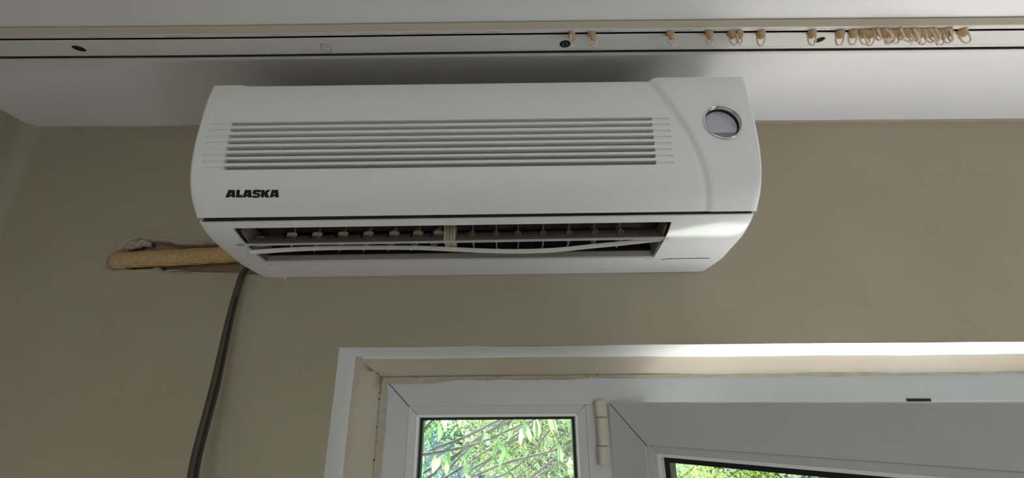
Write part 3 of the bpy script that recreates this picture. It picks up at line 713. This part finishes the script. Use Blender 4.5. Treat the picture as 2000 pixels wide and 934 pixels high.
# cross-flow fan drum deep inside
fd = MB(); fc = (.700, .252); 
for k in range(22):
    t = 2*math.pi*k/22; y, z = fc[0]+.017*math.cos(t), fc[1]+.0085*math.sin(t)
    fd.prism([(y-.0006, EYE+z-.0025), (y+.0006, EYE+z-.0025), (y+.0006, EYE+z+.0025), (y-.0006, EYE+z+.0025)], ox0+.03, ox1-.03)
fd.build('fan_drum', M['rubber'], ac)
# vertical vanes
def vane(px, kind):
    r = ray(px, 462); x = r.x*.672/r.y; m = MB()
    if kind == 'L':   # turned vanes with cream carrier tabs
        rot = .55
        def q(u, w, z): return xt(x+u*math.cos(rot)-w*math.sin(rot), .672+u*math.sin(rot)+w*math.cos(rot), z)
        m.add([q(s1*.0007, w, z) for s1 in (-1, 1) for w, z in ((-.022,.232),(.020,.228),(.020,.258),(-.020,.258))], [(0,1,2,3),(4,5,6,7),(0,1,5,4),(1,2,6,5),(2,3,7,6),(3,0,4,7)])
        o = m.build('vertical_vane', M['liph'], ac)
        t_ = MB(); k = 10
        t_.add([xt(x+.008+.008*math.cos(2*math.pi*i/k), .652+.004*math.sin(2*math.pi*i/k), z) for z in (.2425, .2475) for i in range(k)], [tuple(range(k)), tuple(range(k, 2*k))]+[(i, (i+1) % k, k+(i+1) % k, k+i) for i in range(k)])
        t_.build('vane_tab', M['cream'], o, angle=40)
        p_ = xt(x-.003, .653, .238); MB().tube([p_, p_+Vector((0, 0, .012))], .0016, 8).build('vane_pivot', M['rubber'], o)
    else:
        m.box((x-.0006, .652, EYE+.229+tilt(x)), (x+.0006, .69, EYE+.259+tilt(x)))
        o = m.build('vertical_vane', M['liph'], ac)
        t_ = MB().box((x-.0045, .650, EYE+.2385+tilt(x)), (x-.0018, .656, EYE+.2475+tilt(x))).box((x+.0018, .650, EYE+.2385+tilt(x)), (x+.0040, .656, EYE+.2475+tilt(x))).box((x-.0045, .650, EYE+.2455+tilt(x)), (x+.0040, .654, EYE+.2475+tilt(x)))
        t_.build('vane_tab', M['blade'], o)
for px in (573, 621, 670, 718, 767, 812, 851): vane(px, 'L')
for px in (925, 970, 1012, 1060, 1109, 1158, 1207): vane(px, 'R')
r = ray(881, 462); x = r.x*.655/r.y; cb = MB()          # centre bracket
for dx, w in ((-.007, .0022), (-.0025, .0016), (.002, .0016), (.0065, .0022)):
    cb.box((x+dx-w, .640, EYE+.226+tilt(x)), (x+dx+w, .665, EYE+.256+tilt(x)))
cb.box((x-.009, .645, EYE+.232+tilt(x)), (x+.009, .66, EYE+.236+tilt(x))).box((x-.009, .645, EYE+.246+tilt(x)), (x+.009, .66, EYE+.249+tilt(x)))
cb.build('centre_bracket', M['cream'], ac)
for px, py, y in ((507, 462, .665), (1276, 452, .665)):   # louver motor arms at the ends
    r = ray(px, py); x = r.x*y/r.y; MB().tube([xt(x-.010, y, .238), xt(x+.012, y, .240)], .0085, 14).build('louver_pivot', M['cream'] if px < 900 else M['liph'], ac, angle=40)
# main louver blade
def edge(px, py, Y): r = ray(px, py); return Vector((r.x*Y/r.y, Y, EYE+r.z*Y/r.y))
o0, o1 = edge(480, 476.5, .640), edge(1297, 462.5, .640)
tl, tr_ = edge(461, 480.0, .634), edge(1307, 467.0, .634)
u0, u1 = edge(478, 480.0, .638), edge(1300, 466.5, .638)
i0, i1 = edge(488, 464, .662), edge(1290, 449, .662)
th = Vector((0, .0012, .0022))
def blade_mesh():
    n = 24; vs = []
    for k in range(n+1):
        t = k/n; sag = Vector((0, 0, -.0006*math.sin(math.pi*t)))
        a, b, c = o0.lerp(o1, t), i0.lerp(i1, t), u0.lerp(u1, t)
        vs += [c+sag, a+sag, a.lerp(b, .5)+sag+Vector((0, -.001, .0003)), b+sag, b+th+sag, a.lerp(b, .5)+th+sag, a+th*1.0+sag]
    m_ = 7; fs = [(k*m_+q, k*m_+(q+1) % m_, (k+1)*m_+(q+1) % m_, (k+1)*m_+q) for k in range(n) for q in range(m_)]
    vs += [tl, tr_]; L0, R0 = len(vs)-2, len(vs)-1
    fs += [(q, (q+1) % m_, L0) for q in range(m_)]+[(n*m_+q, n*m_+(q+1) % m_, R0) for q in range(m_)]
    return mesh('louver_blade', vs, fs, M['blade'], ac, angle=30)
bl = blade_mesh()
rimv = []
for k in range(25):
    t = k/24; a = o0.lerp(o1, t); c = u0.lerp(u1, t); sg = Vector((0, -.0004, -.0006*math.sin(math.pi*t)))
    rimv += [a+sg, c+sg, c+sg+Vector((0, .0015, 0)), a+sg+Vector((0, .0015, 0))]
mesh('lit_blade_edge', rimv, [(k*4+q, k*4+(q+1) % 4, (k+1)*4+(q+1) % 4, (k+1)*4+q) for k in range(24) for q in range(4)], M['acp'], bl)  # pale rim puts the blade's lit front edge into the colour
# loose bent louver strip
cl = catmull([(486,491.5),(574,485.6),(645,483),(716,482.2),(808,482.6),(860,484.6),(900,486.4),(950,488.6),(1010,489.6),(1060,488.4),(1100,485.6),(1160,479.3),(1228,472.6),(1300,464.5)], 5)
sv = []
for k, q in enumerate(cl):
    t = k/(len(cl)-1); Y = .648+.012*math.sin(math.pi*t); h = 4.0 if 0 < k < len(cl)-1 else 2.0
    a = edge(q.x, q.y+1.3-h, Y); b = edge(q.x, q.y+1.3+h, Y-.0028); sv += [a, b, b+Vector((0, .0045, .0010)), a+Vector((0, .0025, .0010))]
n = len(cl); st = mesh('bent_louver_strip', sv, [(k*4+q, k*4+(q+1) % 4, (k+1)*4+(q+1) % 4, (k+1)*4+q) for k in range(n-1) for q in range(4)]+[(0,1,2,3), tuple((n-1)*4+q for q in range(4))], M['strip'], ac, angle=40)
tag(st, 'white bent louver strip hanging out of the outlet')
# housing details: seam, small latch marks
def line_on(pr, pts_, w, name, m, off=.0001):
    vs = []
    for k, (px, py) in enumerate(pts_):
        x_, t_ = pr.hit(px, py); vs += [hp(x_, t_-w/2, off), hp(x_, t_+w/2, off), hp(x_, t_+w/2, -.0004), hp(x_, t_-w/2, -.0004)]
    n = len(pts_); return mesh(name, vs, [(k*4+q, k*4+(q+1) % 4, (k+1)*4+(q+1) % 4, (k+1)*4+q) for k in range(n-1) for q in range(4)], m, hs)
line_on(PL, [(1291,507.5),(1300,505.8),(1312,505.2),(1350,504.8),(1385,504.4),(1414,503.8)], .0022, 'housing_seam', M['lead'])
line_on(PL, [(472,517.5),(490,518)], .001, 'latch_mark', M['lead']); line_on(PL, [(525,516.5),(534,516.3)], .0012, 'latch_mark', M['lead'])
line_on(PL, [(1256,506),(1272,505.6)], .0008, 'latch_mark', M['lead']); line_on(PL, [(716,534),(718,534)], .002, 'latch_mark', M['dark'])
line_on(PL, [(1174,526.5),(1180,526.3)], .0016, 'latch_mark', M['blade'])

# ------------------------------------------------------------------ pipe and cord
pts = [onY(231, 509.0, .7655), onY(236, 508.8, .765), onY(243, 508.6, .7645), onY(262, 507.8, .764)]
for k in range(1, 16):
    t = k/15; pts.append(onY(262+(520-262)*t, 507.8-(507.8-492.5)*t+.7*math.sin(t*3), .764-.006*t))
pts = [Vector(p) for p in pts]; rad = [.0150+.0005*math.sin(k*1.9) for k in range(len(pts))]
pw = MB(); dense = catmull(pts, 4); rr_ = [.0148+.0004*math.sin(k*.5) for k in range(len(dense))]; pw.tube(dense, rr_, 28)
tag(pw.build('air_conditioner_pipe', M['pipe'], None, True), 'tan woven-wrapped pipe running from the hole in the wall to behind the air conditioner', 'pipe')
cp = catmull([(484,522),(476,532),(470,545),(457,590),(446,635),(434,690),(422,745),(408,800),(392,860),(381,905),(374,950),(366,1000)], 5)
cw = [.0041+.0030*min(1, k/(len(cp)*.55)) for k in range(len(cp))]
c3 = [];
for k, q in enumerate(cp):
    t = k/(len(cp)-1); Y = D-.006-.05*t
    if k < 4: Y = D-.006
    c3.append(edge(q.x, q.y, Y))
last = c3[-1]
for k in range(1, 10): c3.append(last+Vector((-.012*k, -.002*k, -.16*k))); cw.append(cw[-1])
cm = MB(); cm.tube(c3, cw, 14); cord = cm.build('power_cord', M['cord'], None, True); tag(cord, 'grey-brown power cord hanging down the wall from under the air conditioner', 'cord')
gr = MB(); gr.tube([p+Vector((w*.62, -w*.52, 0)) for p, w in zip(c3[14:], cw[14:])], [w*.34 for w in cw[14:]], 8); gr.build('cord_core', M['cordd'], cord, True)

# ------------------------------------------------------------------ outdoors
slab('ground', (-25, 1.0, -.45), (30, 60, -.35), M['grass'], 'grassy garden ground outside', 'ground')
tag(MB().box((-2.5, 1.0, -.2), (5, 2.3, -.03)).build('balcony_slab', M['pave'], None), 'pale paved terrace outside the balcony door', 'terrace', kind='structure')
def leaves(name, centres, size, m, parent, nper, spread, asp=.42, droop=.0):
    n = len(centres)*nper; C = np.repeat(np.array(centres), nper, 0)+rng.normal(0, 1, (n, 3))*np.array(spread)
    d = rng.normal(0, 1, (n, 3)); d[:, 2] -= droop; d /= np.linalg.norm(d, axis=1)[:, None]
    e = rng.normal(0, 1, (n, 3)); e -= d*(d*e).sum(1)[:, None]; e /= np.linalg.norm(e, axis=1)[:, None]; f_ = np.cross(d, e)
    s = (size*rng.uniform(.65, 1.3, n))[:, None]
    v = np.stack([C, C+d*s*.35+e*s*asp*.5+f_*s*.06, C+d*s*.75+e*s*asp*.38+f_*s*.05, C+d*s, C+d*s*.75-e*s*asp*.38+f_*s*.05, C+d*s*.35-e*s*asp*.5+f_*s*.06], 1).reshape(-1, 3)
    me = bpy.data.meshes.new(name); me.vertices.add(len(v)); me.vertices.foreach_set('co', v.ravel())
    idx = np.array([[0,1,2,3],[0,3,4,5]]); F_ = (np.arange(n)[:, None, None]*6+idx[None]).reshape(-1)
    me.loops.add(len(F_)); me.loops.foreach_set('vertex_index', F_.astype(np.int32)); me.polygons.add(n*2)
    me.polygons.foreach_set('loop_start', (np.arange(n*2)*4).astype(np.int32)); me.update(calc_edges=True); me.validate()
    return tag(link(name, me, m, parent), None, kind='stuff')
def tree(name, base, h, crown, label, cat, m, seed, nleaf=26, lsize=.05, group=None, nb=26, m2=None):
    r = random.Random(seed); root = empty(name, base); tag(root, label, cat, group); B = Vector(base); tips = []
    tr = MB(); top = B+Vector((r.uniform(-.2, .2), 0, h*.55)); tr.tube([B-Vector((0,0,.1)), B.lerp(top, .5)+Vector((.06, .03, 0)), top], [.09, .07, .05], 10); tr.build('trunk', M['bark'], root, True)
    cx, cy, cz = crown
    for k in range(nb):
        st_ = B.lerp(top, r.uniform(.3, 1)); a = r.uniform(0, 2*math.pi)
        end = B+Vector((cx*math.cos(a)*r.uniform(.4, 1), cy*math.sin(a)*r.uniform(.4, 1), h*.55+r.uniform(-.9, 1)*cz))
        pts_ = [st_.lerp(end, t)+Vector((r.uniform(-.07, .07), r.uniform(-.07, .07), .18*math.sin(t*3)+r.uniform(-.05, .05))) for t in (0, .25, .5, .75, 1)]
        br = MB(); br.tube(catmull3(pts_), [.028*(1-.8*i/(4*4)) for i in range(17)], 6)
        for q in range(9):
            s0 = pts_[r.randint(1, 3)].lerp(pts_[4], r.uniform(0, .6)); e_ = s0+Vector((r.uniform(-.5, .5), r.uniform(-.4, .4), r.uniform(-.35, .45)))
            md = s0.lerp(e_, .5)+Vector((0, 0, r.uniform(-.07, .07))); br.tube([s0, md, e_], [.008, .006, .003], 5, cap=False)
            for t in (.2, .4, .6, .8, 1): tips.append(s0.lerp(e_, t)[:])
        tips += [p[:] for p in pts_[2:]]
        br.build('branch', M['bark'], root, True)
    leaves('foliage', tips, lsize, m, root, nleaf, (.11, .11, .10))
    if m2: leaves('foliage', tips[::2], lsize*.9, m2, root, nleaf//2, (.16, .16, .14))
    return root, tips
def catmull3(pts, n=4):
    out = []
    for i in range(len(pts)-1):
        p0, p1, p2, p3 = pts[max(i-1, 0)], pts[i], pts[i+1], pts[min(i+2, len(pts)-1)]
        for k in range(n):
            t = k/n; out.append(.5*((2*p1)+(-p0+p2)*t+(2*p0-5*p1+4*p2-p3)*t*t+(-p0+3*p1-3*p2+p3)*t**3))
    out.append(pts[-1]); return out
tree('garden_tree', (.75, 5.6, -.4), 3.6, (2.1, .9, 1.1), 'bushy yellow-green tree filling the small left pane', 'tree', M['leafy'], 3, 12, .042, nb=38, m2=M['leafg'])
tree('garden_tree', (-2.4, 7.6, -.4), 3.8, (2.2, 1.3, 1.2), 'green tree behind the left edge of the small pane', 'tree', M['leafg'], 5, 13, .048, nb=28)
tree('garden_tree', (3.9, 7.4, -.4), 3.4, (2.2, 1.3, 1.1), 'thinner grey-branched tree seen through the open door leaf', 'tree', M['leafy'], 8, 9, .055, nb=26)
tree('garden_tree', (7.2, 8.6, -.4), 3.8, (2.4, 1.5, 1.2), 'blue-green tree at the right through the open door leaf', 'tree', M['leafb'], 12, 18, .06, nb=24)
tree('garden_tree', (-.9, 12.6, -.4), 4.2, (3.0, .9, 1.5), 'pale blue-green tree farthest behind the small pane', 'tree', M['leafb'], 15, 12, .07, nb=32)
# near fruit branch with long drooping leaves, each its own part
nt_root = empty('fruit_tree', (-.9, 2.9, -.4)); tag(nt_root, 'near fruit tree whose long drooping leaves hang close to the small pane', 'tree')
r = random.Random(21)
tk = MB(); tk.tube(catmull3([Vector(p) for p in [(-.9,2.9,-.5),(-.95,2.95,.6),(-.8,2.9,1.3),(-.6,2.9,1.75)]]), [.06-.0022*i for i in range(13)], 10); tk.build('trunk', M['bark'], nt_root, True)
stems = [[(-.75,2.9,1.4),(-.35,2.95,1.62),(.05,3.0,1.86),(.42,3.05,2.12)], [(-.6,2.9,1.7),(-.2,2.85,1.80),(.15,2.8,1.93),(.5,2.9,1.98)], [(-.8,2.9,1.3),(-.4,2.8,1.45),(0,2.75,1.62),(.38,2.7,1.9)],
         [(-.62,2.9,1.72),(-.5,2.9,1.9),(-.2,2.95,2.05),(.1,3.0,2.2)], [(-.85,2.9,1.1),(-.3,3.0,1.3),(.2,3.1,1.6),(.6,3.2,1.7)]]
P_ = []
for s in stems:
    c_ = catmull3([Vector(p)+Vector((r.uniform(-.02,.02),)*3) for p in s], 5); MB().tube(c_, [.011-.0006*i for i in range(len(c_))], 7).build('branch', M['bark'], nt_root, True); P_ += c_
    tw = MB()
    for k in range(9):
        s0 = r.choice(c_); e_ = s0+Vector((r.uniform(-.15, .25), r.uniform(-.1, .1), r.uniform(-.12, .22))); tw.tube([s0, s0.lerp(e_, .5)+Vector((0, 0, .02)), e_], [.003, .0025, .0012], 5); P_.append(e_); P_.append(s0.lerp(e_, .6))
    tw.build('twig', M['bark'], nt_root, True)
def leafmesh(L, w, curl):
    vs = []; n = 7
    for k in range(n+1):
        t = k/n; ww = w*math.sin(math.pi*min(1, t*.97+.02))**.75; x_ = L*t
        vs += [(x_, -ww, curl*t*t-.15*ww), (x_, 0, curl*t*t), (x_, ww, curl*t*t-.15*ww)]
    me = bpy.data.meshes.new('long_leaf'); me.from_pydata(vs, [], [(3*k+a, 3*k+a+1, 3*k+a+4, 3*k+a+3) for k in range(n) for a in (0, 1)]); me.update(); me.shade_smooth(); me.materials.append(M['leafl']); return me
for k in range(9):
    x_ = r.uniform(-.9, -.3); z_ = r.uniform(1.05, 1.7); y_ = r.uniform(3.2, 3.9); c_ = catmull3([Vector((x_-.35, y_, z_-.35)), Vector((x_, y_, z_)), Vector((x_+.45, y_, z_+r.uniform(.1, .4))), Vector((x_+1.1, y_, z_+r.uniform(.45, .95)))], 5)
    c_ = [p+Vector((0, 0, r.uniform(-.012, .012))) for p in c_]; MB().tube(c_, [r.uniform(.006, .012)]*len(c_), 6).build('branch', M['bark'], nt_root, True)
LM = [leafmesh(.10, .016, -.02), leafmesh(.13, .019, -.03), leafmesh(.085, .015, .01)]
for i in range(110):
    o = bpy.data.objects.new('leaf', LM[i % 3]); COL.objects.link(o); o.parent = nt_root; o.matrix_parent_inverse = nt_root.matrix_basis.inverted()
    p = r.choice(P_); o.location = p; o.rotation_euler = (r.uniform(-.6, .6), r.uniform(.5, 1.6), r.uniform(0, 6.28))
# houses far behind, pale
def house(x0, x1, y, h, label, m):
    hroot = empty('house', ((x0+x1)/2, y+2, -.35)); tag(hroot, label, 'house')
    MB().box((x0, y, -.4), (x1, y+5, h)).build('house_wall', m, hroot)
    MB().box((x0-.3, y-.3, h), (x1+.3, y+5.3, h+.25)).build('roof', M['trackf'], hroot)
    nw = int((x1-x0)/1.6)
    for k in range(nw):
        xc = x0+(k+.5)*(x1-x0)/nw
        for zc in (.9, 3.4):
            w = MB().box((xc-.4, y-.06, zc-.6), (xc+.4, y+.02, zc+.6)).build('house_window', M['housew'], hroot)
            MB().box((xc-.33, y-.075, zc-.53), (xc+.33, y-.055, zc+.53)).build('house_pane', M['disp'], w)
house(-9, 3.2, 14.5, 5.5, 'pale blue house glimpsed behind the trees in the small pane', M['house'])
house(4.6, 15, 15.5, 5.0, 'pale house with white windows glimpsed through the open door leaf', M['housew'])
